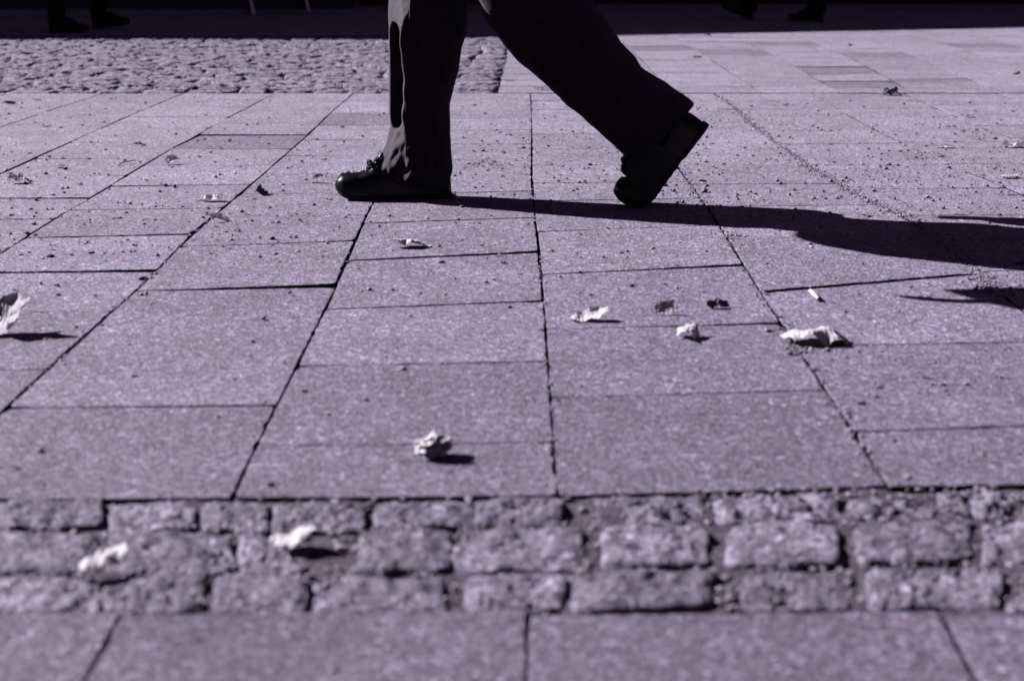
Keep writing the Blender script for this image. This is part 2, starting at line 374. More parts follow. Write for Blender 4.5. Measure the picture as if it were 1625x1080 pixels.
# ------------------------------------------------------------------ granite setts
rc = random.Random(8)
def sett(bm, lay, c, n=14, m_=8, h=.012, rough=.0035, z0=0.0, seed=0, tone=1.0, flat=.5):
    """one sett over the quad c (near-left, near-right, far-right, far-left)"""
    vv = []
    for j in range(m_+1):
        row = []
        for i in range(n+1):
            u, v = i/n, j/m_
            uu, vv_ = u*2-1, v*2-1
            # squared cushion: pull grid lines to a rounded rectangle
            p = (c[0]*(1-u)+c[1]*u)*(1-v) + (c[3]*(1-u)+c[2]*u)*v
            rx = 1-abs(uu)**8; ry = 1-abs(vv_)**6
            q = p + Vector((0, 0, 0))
            e = max(0.0, min(rx, 1))*max(0.0, min(ry, 1))
            corner = abs(uu)**4*abs(vv_)**4
            cen = (c[0]+c[1]+c[2]+c[3])/4
            wob = 1.03 - .10*corner + .09*frac(p, 26, seed)
            q = cen + (q-cen)*wob
            z = z0 + h*(e**flat) - h + rough*(frac(q, 19, seed)*1.3+.9*frac(q, 48, seed+3)+.7*abs(frac(q, 95, seed+7))+.4*frac(q, 170, seed+7))*(.3+.7*e)
            if i in (0, n) or j in (0, m_): z -= .018
            row.append(bm.verts.new((q.x, q.y, z)))
        vv.append(row)
    for a, b in zip(vv, vv[1:]):
        for i in range(n):
            f = bm.faces.new((a[i], a[i+1], b[i+1], b[i])); f.smooth = True
            for l in f.loops: l[lay] = (tone, tone*.975, tone*1.03, 1)
bm = bmesh.new(); lay = bm.loops.layers.float_color.new('tone')
strip = [  # image x of each sett, y top and bottom at left and right of the frame
 (796, 837, [(-170, -10), (0, 158), (180, 308), (325, 425), (437, 578), (600, 748), (760, 888), (945, 1115), (1140, 1330), (1352, 1535), (1548, 1660), (1680, 1830)]),
 (842, 904, [(-230, -60), (-45, 148), (175, 362), (384, 482), (570, 712), (722, 922), (962, 1118), (1160, 1328), (1362, 1538), (1562, 1700), (1720, 1880)]),
 (911, 968, [(-210, -30), (-15, 152), (162, 325), (342, 482), (500, 702), (742, 892), (914, 1132), (1178, 1342), (1384, 1448), (1458, 1588), (1604, 1740), (1755, 1930)])]
for yt, yb, xs in strip:
    for a, b in xs:
        dy = lambda x: -18*max(0, (x-600))/1000*(1 if yt < 900 else .4)
        jj = lambda: rc.uniform(-4, 4)
        a2, b2 = a-7, b+7
        c = [at(a2+jj(), yb+2.5+dy(a)+jj()), at(b2+jj(), yb+2.5+dy(b)+jj()), at(b2+jj(), yt-2.5+dy(b)+jj()), at(a2+jj(), yt-2.5+dy(a)+jj())]
        weathered = 1.6 if a > 930 and yt < 800 else 1.0
        sett(bm, lay, c, 44, 26, .0098, .0062*weathered, rc.uniform(-.004, .003), rc.uniform(0, 90), rc.uniform(.66, .96), .32)  # low tones carry the same painted light falloff into the near setts
# continue the strip sideways
for s in (-1, 1):
    for r, (yt, yb, xs) in enumerate(strip):
        Yt, Yb = at(812, yt).y, at(812, yb).y
        X = s*1.62 if s < 0 else 1.55
        for k in range(14):
            wd = rc.uniform(.10, .16)
            x0, x1 = (X-wd, X) if s < 0 else (X, X+wd)
            c = [Vector((x0, Yb, 0)), Vector((x1, Yb, 0)), Vector((x1, Yt, 0)), Vector((x0, Yt, 0))]
            if min(abs(x0), abs(x1)) > (1.18 if s < 0 else 1.25): sett(bm, lay, c, 12, 8, .014, .0035, 0, rc.uniform(0, 90), 1, .5)
            X += s*(wd+.015)
tag(obj('sett_strip', bm, COB, smooth=True), kind='structure')
# the far field of worn setts
bm = bmesh.new(); lay = bm.loops.layers.float_color.new('tone')
Y = at(812, 147).y+.01; Yend = at(812, 58).y-.02; r = 0
while Y < Yend:
    dpt = rc.uniform(.085, .115); X = Q0.x(Y) - rc.uniform(-.015, .03)
    if Y+dpt > Yend+.03: break
    while X > -6.4:
        wd = rc.uniform(.12, .25)
        cs = [Vector((X-wd+.006, Y+.005, 0)), Vector((X-.006, Y+.005, 0)), Vector((X-.006, Y+dpt-.005, 0)), Vector((X-wd+.006, Y+dpt-.005, 0))]
        for q in cs: q.x += rc.uniform(-.012, .012); q.y += rc.uniform(-.014, .014)
        sett(bm, lay, cs, 13, 8, .009, .0062, rc.uniform(-.004, .003), rc.uniform(0, 90), rc.uniform(.82, 1.12), .35)
        X -= wd
    Y += dpt; r += 1
tag(obj('sett_paving', bm, COB, smooth=True), kind='structure')

# ------------------------------------------------------------------ grit and small stones
ICO = {}
for sub_ in (1, 2):
    tb_ = bmesh.new(); bmesh.ops.create_icosphere(tb_, subdivisions=sub_, radius=1)
    tb_.verts.index_update(); ICO[sub_] = ([v.co.copy() for v in tb_.verts], [[v.index for v in f.verts] for f in tb_.faces]); tb_.free()
def pebble_into(bm, p, r, rnd, sub=1, sq=.6):
    R = Matrix.Rotation(rnd.uniform(0, 6), 3, 'Z') @ Matrix.Rotation(rnd.uniform(-.5, .5), 3, 'X')
    sx, sy, sz = rnd.uniform(.8, 1.5), rnd.uniform(.7, 1.1), rnd.uniform(sq*.8, sq*1.3)
    sh_ = Vector((rnd.uniform(0, 99), 0, 0)); vn = []
    for c in ICO[sub][0]:
        q = Vector((c.x*sx, c.y*sy, c.z*sz))*r*(1+.45*noise.noise(c*1.3+sh_))
        vn.append(bm.verts.new(R @ q + Vector((p[0], p[1], p[2]+r*sz*.72))))
    for f in ICO[sub][1]: bm.faces.new([vn[i] for i in f])
rg = random.Random(21)
bm = bmesh.new()
def scatter(n, x0, x1, y0, y1, r0, r1, z=0.0):
    for _ in range(n):
        px_, py_ = rg.uniform(x0, x1), rg.uniform(y0, y1)
        p = at(px_, py_); r = r0*(r1/r0)**(rg.random()**2)
        pebble_into(bm, (p.x, p.y, z), r, rg)
scatter(560, -100, 620, 155, 410, .0024, .0068)
scatter(360, 720, 1120, 155, 330, .0024, .0064)
scatter(880, 1050, 1720, 160, 345, .0024, .0074)
scatter(300, 0, 1625, 330, 470, .0020, .0054)
scatter(130, 0, 1625, 450, 770, .0016, .0042)
for xs, ys, n, spr in ((J5, (152, 470), 2300, .011), (J6, (260, 400), 170, .012), (J6, (400, 770), 170, .007), (J4, (300, 780), 70, .004), (J7, (150, 310), 90, .012), (J2, (260, 640), 60, .005)):
    for _ in range(n):
        yy = rg.uniform(*ys); Yw = at(812, yy).y
        clump = .6+1.4*max(0, noise.noise(Vector((Yw*4, 3, 1)))+.3)
        pebble_into(bm, (xs.x(Yw)+rg.gauss(0, spr*clump), Yw, -.001), rg.uniform(.0012, .0044), rg)
for _ in range(1500):                                  # between the near setts
    x, yy = rg.uniform(-60, 1700), rg.uniform(780, 962)
    p = at(x, yy); pebble_into(bm, (p.x, p.y, -.006), rg.uniform(.0015, .006), rg)
for _ in range(160):
    x, yy = rg.uniform(1100, 1640), rg.uniform(764, 790); p = at(x, yy)
    pebble_into(bm, (p.x, p.y, -.003), rg.uniform(.0015, .0045), rg)
for cx_, cy_, n, s in ((1165, 376, 40, .016), (1560, 440, 60, .02), (1270, 556, 24, .01), (1585, 460, 40, .03), (780, 262, 30, .04), (1400, 285, 60, .09)):
    p0 = at(cx_, cy_)
    for _ in range(n): pebble_into(bm, (p0.x+rg.gauss(0, s), p0.y+rg.gauss(0, s), -.001), rg.uniform(.0015, .0048), rg)
crumbs = [(345, 661, 10), (483, 621, 12), (211, 597, 11), (102, 579, 8), (92, 468, 10), (90, 453, 10),
 (1468, 600, 12), (1495, 611, 12), (1394, 615, 11), (1388, 630, 12), (1367, 641, 11), (1313, 556, 13), (586, 460, 12), (700, 416, 11), (875, 399, 12), (985, 402, 12), (1003, 454, 10), (1341, 494, 9),
 (376, 367, 13), (432, 380, 12), (437, 404, 11), (250, 406, 11), (80, 408, 12), (1368, 420, 10), (1285, 388, 9), (277, 297, 10), (342, 282, 9), (107, 299, 8),
 (830, 235, 9), (766, 240, 12), (799, 243, 8), (1348, 73, 9), (1467, 232, 9), (1492, 249, 9), (1553, 222, 8), (1549, 207, 7), (1548, 176, 5), (1424, 263, 9), (1390, 320, 9), (1190, 305, 8), (1410, 262, 9),
 (1262, 700, 10), (1418, 700, 12), (430, 770, 13), (640, 585, 10), (120, 520, 9), (1120, 400, 9), (1440, 640, 9), (1590, 600, 10)]
for x, y, wpx in crumbs:
    p = at(x, y); pebble_into(bm, (p.x, p.y, -.0005), wpx/((y+100)*.966/.69)*.42, rg, 2)
grit = obj('grit', bm, GRIT); tag(grit, 'fine grit and crumbs of stone strewn over the slabs and joints', 'grit', kind='stuff')
peb = [(65, 717, 16, 'dark pebble on the large near left slab'), (521, 658, 11, 'small pebble left of the centre of the near slab with the crumpled white leaf'), (580, 635, 13, 'dark pebble above the crumpled white leaf ball'),
 (418, 505, 13, 'lone dark pebble on the long slab left of centre'), (226, 442, 16, 'dark pebble at the corner where the wide dark joint meets the slanting joint, left'),
 (808, 487, 13, 'pebble just below a cross joint, left of the long pale leaf'), (1253, 562, 16, 'pale pebble under the left flap of the largest leaf'),
 (1218, 524, 15, 'pale pebble left of and above the largest leaf'), (1500, 620, 12, 'lowest pale pebble of the cluster on the right slab'),
 (1533, 610, 14, 'rightmost pale pebble of the cluster on the right slab'), (1312, 640, 14, 'dark pebble beside the slanting joint below the largest leaf'),
 (528, 1063, 22, 'white pebble on the nearest slab at the bottom of the frame'), (1118, 305, 15, 'white pebble right of the trailing shoe toe'),
 (1612, 118, 15, 'pale pebble far away near the right edge'), (1406, 269, 12, 'dark pebble among the grit right of the dirty joint'),
 (1560, 722, 14, 'pale pebble on the near right slab'), (1440, 758, 18, 'pebble at the edge of the near setts, right side')]
base_me = []
for k in range(6):
    bm = bmesh.new(); pebble_into(bm, (0, 0, 0), .5, random.Random(40+k), 2, .55)
    me = bpy.data.meshes.new('pebble'); bm.to_mesh(me); bm.free(); me.materials.append(GRIT)
    base_me.append(me)
for i, (x, y, wpx, lab) in enumerate(peb):
    o = bpy.data.objects.new('pebble', base_me[i % 6]); C.objects.link(o)
    p = at(x, y); ppm = (y+100)*.966/.69; s = wpx/ppm*.78
    o.location = (p.x, p.y, -.0008); o.rotation_euler = (0, 0, rg.uniform(0, 6.2)); o.scale = (s, s, s)
    tag(o, lab, 'pebble', 'loose pebbles scattered over the slabs')

# ------------------------------------------------------------------ dry leaves
def outline(kind, a):
    """radius of the leaf outline at angle a (0 = tip)"""
    if kind == 'lobed':
        r = .62
        for c0, h, wd in ((0, .38, .5), (1.15, .30, .42), (-1.15, .30, .42), (2.2, .16, .4), (-2.2, .16, .4)):
            d = abs((a-c0+PI) % (2*PI) - PI); r += h*max(0, 1-d/wd)
        return r + .03*math.sin(a*13) + .02*math.sin(a*29+1)
    if kind == 'oval':
        return .5/(math.sqrt((math.cos(a)/1.0)**2+(math.sin(a)/.55)**2))*2 + .02*math.sin(a*23)
    return .75+.1*math.sin(a*3+1)+.06*math.sin(a*7)+.04*math.sin(a*13)
def make_leaf(name, x, y, wpx, label, kind='lobed', curl=1.2, axis=.3, rot=0.0, tilt=(0, 0), crump=.12, m=None, zbase=0.0, seed=0, stem=True, lift=0.0, sx=1.0, sy=1.0, group='dry leaves fallen on the paving'):
    ppm = (y+100)*.966/.69; R = wpx/ppm/2*1.06
    NR, NA = 14, 96
    grid = []
    up = []
    for j in range(NR+1):
        rho = j/NR; ring = []
        for i in range(NA):
            a = 2*PI*i/NA; r = outline(kind, a)*rho
            px_, py_ = r*math.cos(a)*sx, r*math.sin(a)*sy
            z = 0
            # curl round an axis in the leaf
            ca, sa = math.cos(axis), math.sin(axis)
            u, v = px_*ca+py_*sa, -px_*sa+py_*ca
            th = v*curl
            if abs(curl) > .01: v2 = math.sin(th)/curl; z += (1-math.cos(th))/curl
            else: v2 = v
            u2 = u*math.cos(0) ; z += lift*u*u
            px_, py_ = u2*ca-v2*sa, u2*sa+v2*ca
            # veins and crumpling
            vein = .03*rho*abs(math.sin((a)*3))
            q = Vector((px_*1.7+seed, py_*1.7, seed*.37))
            z += vein + .8*crump*(noise.noise(q*1.1)*1.4+.22*noise.noise(q*2.4)+.05*noise.noise(q*6))*(.3+rho)
            px_ += crump*.5*noise.noise(q*2+Vector((7, 0, 0))); py_ += crump*.5*noise.noise(q*2+Vector((0, 9, 0)))
            ring.append(Vector((px_, py_, z))*R)
        grid.append(ring)
    M = Matrix.Rotation(rot, 3, 'Z') @ Matrix.Rotation(tilt[0], 3, 'X') @ Matrix.Rotation(tilt[1], 3, 'Y')
    bm = bmesh.new()
    cen = bm.verts.new(M @ grid[0][0]); rings = [[bm.verts.new(M @ grid[j][i]) for i in range(NA)] for j in range(1, NR+1)]
    for i in range(NA):
        k = (i+1) % NA; bm.faces.new((cen, rings[0][i], rings[0][k]))
        for A_, B_ in zip(rings, rings[1:]): bm.faces.new((A_[i], B_[i], B_[k], A_[k]))
    zmin = min(v.co.z for v in bm.verts)
    o = obj(name, bm, m or LEAF, smooth=True)
    p = at(x, y, zbase)
    o.location = (p.x, p.y, zbase - zmin + .0004)
    tag(o, label, 'leaf', group)
    if stem:
        bm = bmesh.new(); a0 = M @ grid[NR//2][NA//2]; a1 = M @ (grid[NR][NA//2]*1.0); dv = (a1-a0).normalized()
        pts = [a0, a1, a1+dv*R*.28+Vector((0, 0, -.1*R)), a1+dv*R*.5+Vector((.04*R, 0, -.12*R))]
        pts = [Vector((q.x, q.y, max(q.z, zmin+.0008))) for q in pts]
        tube(bm, pts, [.0012, .0011, .0009, .0012], 6)
        st = obj('stem', bm, m or LEAF, o, smooth=True)
    return o
lv = [
 dict(x=13, y=527, wpx=112, label='large faded curled leaf with pointed lobes cut off by the left edge', curl=1.3, axis=.9, rot=.3, tilt=(.5, -.45), crump=.14, m=LEAFP, seed=3, stem=False),
 dict(x=26, y=290, wpx=46, label='pale and dark curled leaf forming a ring near the left edge', curl=1.8, axis=.1, rot=.2, tilt=(.3, .1), crump=.3, seed=8, sy=.9, stem=False),
 dict(x=98, y=266, wpx=20, label='little pale leaf scrap right of the ring shaped leaf', kind='round', curl=1.0, crump=.25, seed=2, stem=False),
 dict(x=72, y=201, wpx=17, label='tiny white leaf crumb high on the left side', kind='round', curl=.6, crump=.2, seed=5, stem=False),
 dict(x=16, y=165, wpx=19, label='tiny dark curled leaf beside the far setts at the left edge', kind='oval', curl=1.9, crump=.2, m=LEAFD, seed=6),
 dict(x=272, y=260, wpx=28, label='folded leaf with a dark raised lobe above a pale base', curl=1.3, axis=.2, rot=.3, tilt=(.75, -.1), crump=.25, m=LEAF, seed=11, stem=False),
 dict(x=338, y=319, wpx=36, label='flat pale ragged leaf lying between two slab joints left of the shoe', kind='oval', curl=1.3, axis=.1, rot=.15, tilt=(.2, -.1), crump=.25, seed=12),
 dict(x=350, y=352, wpx=31, label='pale folded leaf with a long thin tail on the slanting joint', kind='oval', curl=1.8, axis=0, rot=.1, tilt=(.35, .25), crump=.2, seed=14),
 dict(x=413, y=309, wpx=30, label='dark bird shaped leaf with one lobe sticking up', curl=1.3, axis=.4, rot=.9, tilt=(.8, .2), crump=.25, m=LEAFD, seed=15),
 dict(x=503, y=290, wpx=25, label='dark pointed leaf standing up just in front of the shiny shoe toe', kind='oval', curl=.9, axis=0, rot=0, tilt=(.8, -.5), crump=.1, m=LEAFD, seed=16, stem=False),
 dict(x=652, y=392, wpx=60, label='pale flat folded leaf lying below the planted foot', kind='oval', curl=-1.0, axis=0, rot=.08, tilt=(.0, .12), crump=.2, seed=19, stem=False),
 dict(x=935, y=508, wpx=60, label='long pale leaf with a raised right end, leftmost of the middle cluster', kind='oval', curl=1.1, axis=.0, rot=.12, tilt=(.22, -.22), crump=.16, seed=21, lift=.2, stem=False),
 dict(x=1056, y=499, wpx=52, label='leaf propped on edge showing its dark underside, above the tented pale leaf', curl=.7, axis=.2, rot=-.2, tilt=(.85, .05), crump=.12, m=LEAFM, seed=23, stem=False, sy=.7),
 dict(x=1140, y=489, wpx=38, label='small dark leaf at the right end of the middle cluster', kind='oval', curl=1.5, axis=.1, rot=.15, tilt=(.3, 0), crump=.28, m=LEAFD, seed=24, stem=False),
 dict(x=1094, y=536, wpx=58, label='pale tent shaped leaf, lowest of the middle cluster', kind='round', curl=-1.5, axis=1.2, rot=.2, tilt=(.15, .1), crump=.22, seed=26, stem=False),
 dict(x=1296, y=543, wpx=104, label='largest pale leaf, domed and draped over the slanting joint', kind='oval', curl=-1.0, axis=.0, rot=-.05, tilt=(.0, .05), crump=.22, seed=71, sy=1.05, lift=-.24, stem=False),
 dict(x=692, y=727, wpx=66, label='white leaf crumpled into a ball on the near slabs', kind='round', curl=-1.25, axis=.9, rot=.3, tilt=(.0, .0), crump=.5, seed=77, lift=-.55, stem=False),
 dict(x=163, y=905, wpx=84, label='curled white leaf perched on the left near setts', kind='oval', curl=-1.3, axis=.3, rot=.5, tilt=(.1, -.35), crump=.25, zbase=.004, seed=35, stem=False),
 dict(x=462, y=862, wpx=86, label='bright white leaf lying on the middle row of near setts', kind='round', curl=-.6, axis=.0, rot=.1, tilt=(.1, -.15), crump=.2, zbase=.004, seed=38, sy=.8, stem=False),
 dict(x=1413, y=151, wpx=34, label='dark shrivelled leaf on the far right slabs', curl=1.8, axis=.1, rot=0, crump=.35, m=LEAFD, seed=39),
 dict(x=1534, y=186, wpx=17, label='small white leaf below the dark shrivelled one far right', kind='round', curl=1.6, crump=.25, seed=41, stem=False),
 dict(x=1503, y=235, wpx=24, label='flat pale leaf sliver on the right slabs among the grit', kind='oval', curl=1.0, axis=0, rot=-.1, crump=.15, seed=43),
 dict(x=1609, y=234, wpx=34, label='pale knobbly leaf at the right edge, uppermost of three', kind='oval', curl=1.5, rot=.1, crump=.35, seed=45),
 dict(x=1603, y=283, wpx=32, label='pale shell shaped leaf at the right edge, middle of three', kind='oval', curl=-1.6, rot=-.05, crump=.1, seed=47),
 dict(x=1598, y=309, wpx=25, label='thin pale leaf strip at the right edge, lowest of three', kind='oval', curl=1.6, sy=.6, rot=.03, crump=.12, seed=49),
 dict(x=1106, y=92, wpx=15, label='small two toned leaf on the far slabs above the trailing foot', kind='oval', curl=1.6, crump=.3, seed=51, m=LEAFM),
 dict(x=330, y=133, wpx=16, label='white leaf lying on the sunlit far setts', kind='round', curl=1.2, crump=.3, zbase=.003, seed=53, stem=False),
 dict(x=859, y=142, wpx=19, label='speckled pale leaf at the far end of the upright joint', kind='oval', curl=1.2, crump=.4, seed=55),
 dict(x=782, y=257, wpx=11, label='pale leaf crumb left of its twin between the two feet', kind='round', curl=1.2, crump=.3, seed=57, stem=False),
 dict(x=810, y=262, wpx=10, label='pale leaf crumb right of its twin between the two feet', kind='round', curl=1.2, crump=.3, seed=59, stem=False),
 dict(x=1617, y=418, wpx=26, label='leaf lying inside the long shadow at the right edge', kind='round', curl=1.0, crump=.2, seed=61, stem=False, m=LEAFM),
 dict(x=222, y=231, wpx=18, label='thin dark leaf bit left of the slanting joint', kind='oval', curl=1.6, crump=.3, m=LEAFD, sy=.7, seed=63),
 dict(x=1123, y=56.5, wpx=13, label='dark leaf just beyond the sunlit edge of the far slabs', kind='oval', curl=1.4, crump=.3, m=LEAFD, rot=-.4, seed=65, stem=False),
 dict(x=596, y=61, wpx=8, label='tiny upright leaf at the shadow edge behind the front leg', kind='round', curl=1.4, crump=.3, seed=67, stem=False),
]
ball = [d for d in lv if 'crumpled into a ball' in d['label']][0]; lv.remove(ball)
for d in lv:
    make_leaf('dry_leaf', **d)
bm = bmesh.new(); bmesh.ops.create_icosphere(bm, subdivisions=6, radius=1)
for v in bm.verts:
    c = v.co.normalized(); q = c*1.25+Vector((3.3, 1, 7))
    ridge = 1-2*abs(noise.noise(q*1.3)); r2 = 1-2*abs(noise.noise(q*3.0+Vector((5, 2, 1))))
    r = .80+.42*noise.noise(q*1.1)+.30*noise.noise(q*2.3)+.12*ridge+.05*noise.noise(q*8)
    v.co = Vector((c.x*r*1.15, c.y*r*.85, c.z*r*.8))*.0228
zm = min(v.co.z for v in bm.verts)
for v in bm.verts: v.co.z = max(v.co.z, zm*.72)
p = at(690, 729); o = obj('dry_leaf', bm, leaf_mat('crumpled_leaf', (.9, .87, .93), (.9, .87, .93), .0), smooth=True); o.location = (p.x, p.y+.012, -zm*.72+.0004); o.rotation_euler = (0, 0, .5)
tag(o, ball['label'], 'leaf', 'dry leaves fallen on the paving')
# twigs
def twig(pts, r, label, side=True):
    bm = bmesh.new(); tube(bm, pts, [r*.8]+[r]*(len(pts)-2)+[r*.6], 6)
    if side and len(pts) > 2:
        q = Vector(pts[1]); tube(bm, [q, q+Vector((r*5, r*3, r*3)), q+Vector((r*9, -r*2, r*4))], [r*.7, r*.6, r*.4], 6)
    o = obj('twig', bm, LEAFD, smooth=True); return tag(o, label, 'twig', 'thin twigs dropped on the slabs')
twig([at(187, 263, .002), at(193, 258, .006), at(203, 256, .010), at(216, 254, .008)], .0016, 'bent thin twig lying among the grit on the left slabs')
twig([at(865, 259, .002), at(872, 258, .005), at(878, 260, .002)], .0012, 'tiny curved twig right of the upright joint', False)
twig([at(1138, 172, .002), at(1150, 173, .003), at(1165, 174, .002)], .0018, 'short straight twig right of the raised heel', False)
twig([at(800, 127, .003), at(808, 127.5, .004), at(817, 128, .003)], .003, 'short dark stick at the corner of the far setts', False)
twig([at(52, 157, .003), at(57, 158, .005), at(66, 159, .003)], .002, 'dark splinter below the far setts on the left', False)
# cigarette butt
bm = bmesh.new(); a, b = at(1286, 461, .004), at(1299, 474, .004)
tube(bm, [a, a.lerp(b, .25), a.lerp(b, .55), b], [.0034, .0039, .0039, .0041], 12)
cb = obj('cigarette_butt', bm, mat('cigarette_paper', (.8, .77, .82), .7), smooth=True)
tag(cb, 'white crushed cigarette butt near the wide joint on the right', 'cigarette butt')
bm = bmesh.new(); tube(bm, [a+(a-b).normalized()*.0003, a+(a-b).normalized()*.002], [.0032, .0024], 10)
obj('ash_end', bm, SEATM, cb)

# ------------------------------------------------------------------ shoes
def shoe(parent, Lh, place, bend=0.0, ballx=.095, apron=True):
    """built along +x from toe (0) to heel (Lh); place() maps local points into the parent's space"""
    S = Lh/.31
    top = [(0, .046, .012), (.006, .058, .028), (.018, .066, .039), (.04, .071, .046), (.065, .074, .049), (.085, .082, .049), (.105, .098, .046), (.125, .114, .042), (.15, .124, .038), (.2, .122, .034), (.25, .118, .034), (.285, .112, .035), (.300, .09, .031), (.309, .05, .020)]
    bot = [(0, .030), (.01, .017), (.025, .008), (.05, .0015), (.08, 0), (.31, 0)]
    def bz(p):
        x, y, z = p
        if bend:
            x0 = ballx*S; t = min(1, max(0, (x-(x0-.035))/.07)); ang = bend*(t*t*(3-2*t))
            # integrate the bend in small steps along x
            px_, pz_, s = 0.0, 0.0, 0.0; n = 24; X = x/n
            if x > x0-.035:
                px_ = x0-.035; s = px_; step = (x-px_)/n
                for _ in range(n):
                    tt = min(1, max(0, (s+step/2-(x0-.035))/.07)); aa = bend*(tt*tt*(3-2*tt))
                    px_ += step*math.cos(aa); pz_ += step*math.sin(aa); s += step
            else: px_ = x
            return Vector((px_ - z*math.sin(ang), y, pz_ + z*math.cos(ang)))
        return Vector((x, y, z))
    bm = bmesh.new(); secs = []
    NS = 46; NP = 28
    for i in range(NS+1):
        s = .31*(1-math.cos(PI*(i/NS)))/2 if True else 0
        h, hw = interp(top, s); b0 = interp(bot, s)[0]+.008
        ctr = .004*math.sin(s/.31*PI)
        sec = []
        for k in range(NP):
            a = 2*PI*k/NP; ca, sa = math.cos(a), math.sin(a)
            e = .62 if s < .09 else .75
            yy = hw*math.copysign(abs(ca)**e, ca)
            if sa >= 0: zz = b0+.006 + (h-b0-.006)*abs(sa)**.8
            else: zz = b0+.006-abs(sa)**.5*.010
            # raised apron seam on the vamp
            if apron and .012 < s < .1 and sa > 0:
                dd = math.hypot((s-.075)/.062, yy/(hw*.78)); zz += .0045*math.exp(-((dd-1)/.10)**2) - (.0035 if dd < 1 else 0)
            if .03 < s < .1: zz += .0012*frac((s, yy, 0), 60, 4)
            sec.append(place(bz((s*S, ctr+yy, zz*S))))
        secs.append(sec)
    loft(bm, secs)
    up = obj('shoe', bm, LEATHER, parent, smooth=True)
    bm = bmesh.new(); secs = []
    for i in range(NS+1):
        s = .31*(1-math.cos(PI*(i/NS)))/2
        h, hw = interp(top, s); b0 = interp(bot, s)[0]; hw = hw*1.02+.003
        if i in (0, NS): hw *= .7
        s2 = -.002 + s*(.316/.31)
        tz = .010 if s < .215 else .011
        notch = .003*sm(.2, .203, s)*(1-sm(.212, .216, s))
        tread = .0018 if (i % 2 and .05 < s < .2) else 0
        sec = []
        for y, z in ((-1, b0+tz), (-1.02, b0+tz*.5), (-.97, b0+.0005+notch+tread), (0, b0+notch+tread), (.97, b0+.0005+notch+tread), (1.02, b0+tz*.5), (1, b0+tz), (0, b0+tz+.002)):
            sec.append(place(bz((s2*S, .004*math.sin(s/.31*PI)+y*hw, z*S))))
        secs.append(sec)
    loft(bm, secs)
    so = obj('sole', bm, RUBBER, up)
    # facing with eyelets, crossed laces and a bow
    if not apron: return up
    bm = bmesh.new()
    for k, s in enumerate((.082, .095, .108, .121)):
        h, hw = interp(top, s); z = h+.001; y = .018
        zz = z-.004
        tube(bm, [place(bz(p)) for p in ((s*S, -y, zz*S), ((s+.004)*S, -y*.5, (z+.003)*S), ((s+.008)*S, y*.5, (z+.006)*S), ((s+.011)*S, y, (zz+.004)*S))], .0018, 6)
        tube(bm, [place(bz(p)) for p in ((s*S, y, zz*S), ((s+.004)*S, y*.5, (z+.0035)*S), ((s+.008)*S, -y*.5, (z+.006)*S), ((s+.011)*S, -y, (zz+.004)*S))], .0018, 6)
        for q in (-1, 1):
            c0 = place(bz((s*S, q*(y+.002), (zz+.0016)*S)))
            em = bmesh.new(); blob(em, c0, (.0028, .0028, .0022), 8); obj('eyelet', em, METAL, up, smooth=True)
    s, z = .098, .094
    for q in (-1, 1):
        tube(bm, [place(bz(((s+dx)*S, q*dy, (z+dz)*S))) for dx, dy, dz in ((0, 0, .006), (-.005, .008, .008), (-.010, .018, .007), (-.013, .023, .001), (-.008, .018, -.002), (0, .008, .002), (0, 0, .006))], .0019, 6)
        tube(bm, [place(bz(((s+dx)*S, q*dy, (z+dz)*S))) for dx, dy, dz in ((0, 0, .006), (-.004, .015, .003), (-.010, .03, -.008), (-.014, .038, -.02))], .0016, 6)
    obj('lace', bm, LACE, up, smooth=True)
    # tongue
    bm = bmesh.new()
    secs = []
    for x, z, wd in ((.085, .080, .016), (.1, .096, .019), (.112, .110, .021), (.116, .120, .020), (.119, .126, .012)):
        secs.append([place(bz(((x+dx_)*S, wd*math.cos(2*PI*k/16)*S, (z+.0035*math.sin(2*PI*k/16))*S))) for k in range(16) for dx_ in (.002*math.sin(2*PI*k/16),)])
    loft(bm, secs)
    obj('tongue', bm, LEATHER, up, smooth=True)
    return up

# ------------------------------------------------------------------ bodies
def hand_into(bm, wr, dirv, side, curlf=.6, palmn=Vector((0, 1, 0)), s=1.0):
    """palm and five separate curled fingers from the wrist wr, pointing along dirv; palmn = where the palm faces"""
    d = dirv.normalized(); n = (palmn - d*palmn.dot(d)).normalized(); t = d.cross(n)*side      # t = towards the thumb
    tube(bm, [wr-d*.02*s, wr+d*.02*s, wr+d*.06*s, wr+d*.092*s], [.024*s, .030*s, .038*s, .036*s], 14, .55) if False else None
    secs = []
    for q, wd, th_ in ((-.015, .026, .020), (.02, .032, .017), (.06, .041, .015), (.092, .040, .012)):
        secs.append([wr+d*q*s + t*math.cos(2*PI*k/16)*wd*s + n*math.sin(2*PI*k/16)*th_*s for k in range(16)])
    loft(bm, secs)
    for off, ln, r in ((.030, .070, .0092), (.010, .080, .0095), (-.010, .074, .009), (-.029, .058, .008)):
        p = wr+d*.088*s+t*off*s; a = 0; pts = [p-d*.012*s, p]; rad = [r*s*1.05, r*s]
        for seg in (.45, .32, .23):
            a += curlf*(.8+rs.random()*.3); dd = d*math.cos(a)+n*math.sin(a); p = p+dd*ln*seg*s; pts.append(p); rad.append(rad[-1]*.92)
        tube(bm, pts, rad, 10)
    p = wr+d*.018*s+t*.026*s; q1 = p+(d*.6+t*.7+n*.25).normalized()*.036*s; q2 = q1+(d*.85+t*.3+n*.35).normalized()*.032*s; q3 = q2+(d*.9+n*.45).normalized()*.024*s
    tube(bm, [p, q1, q2, q3], [.015*s, .012*s, .0105*s, .008*s], 10)
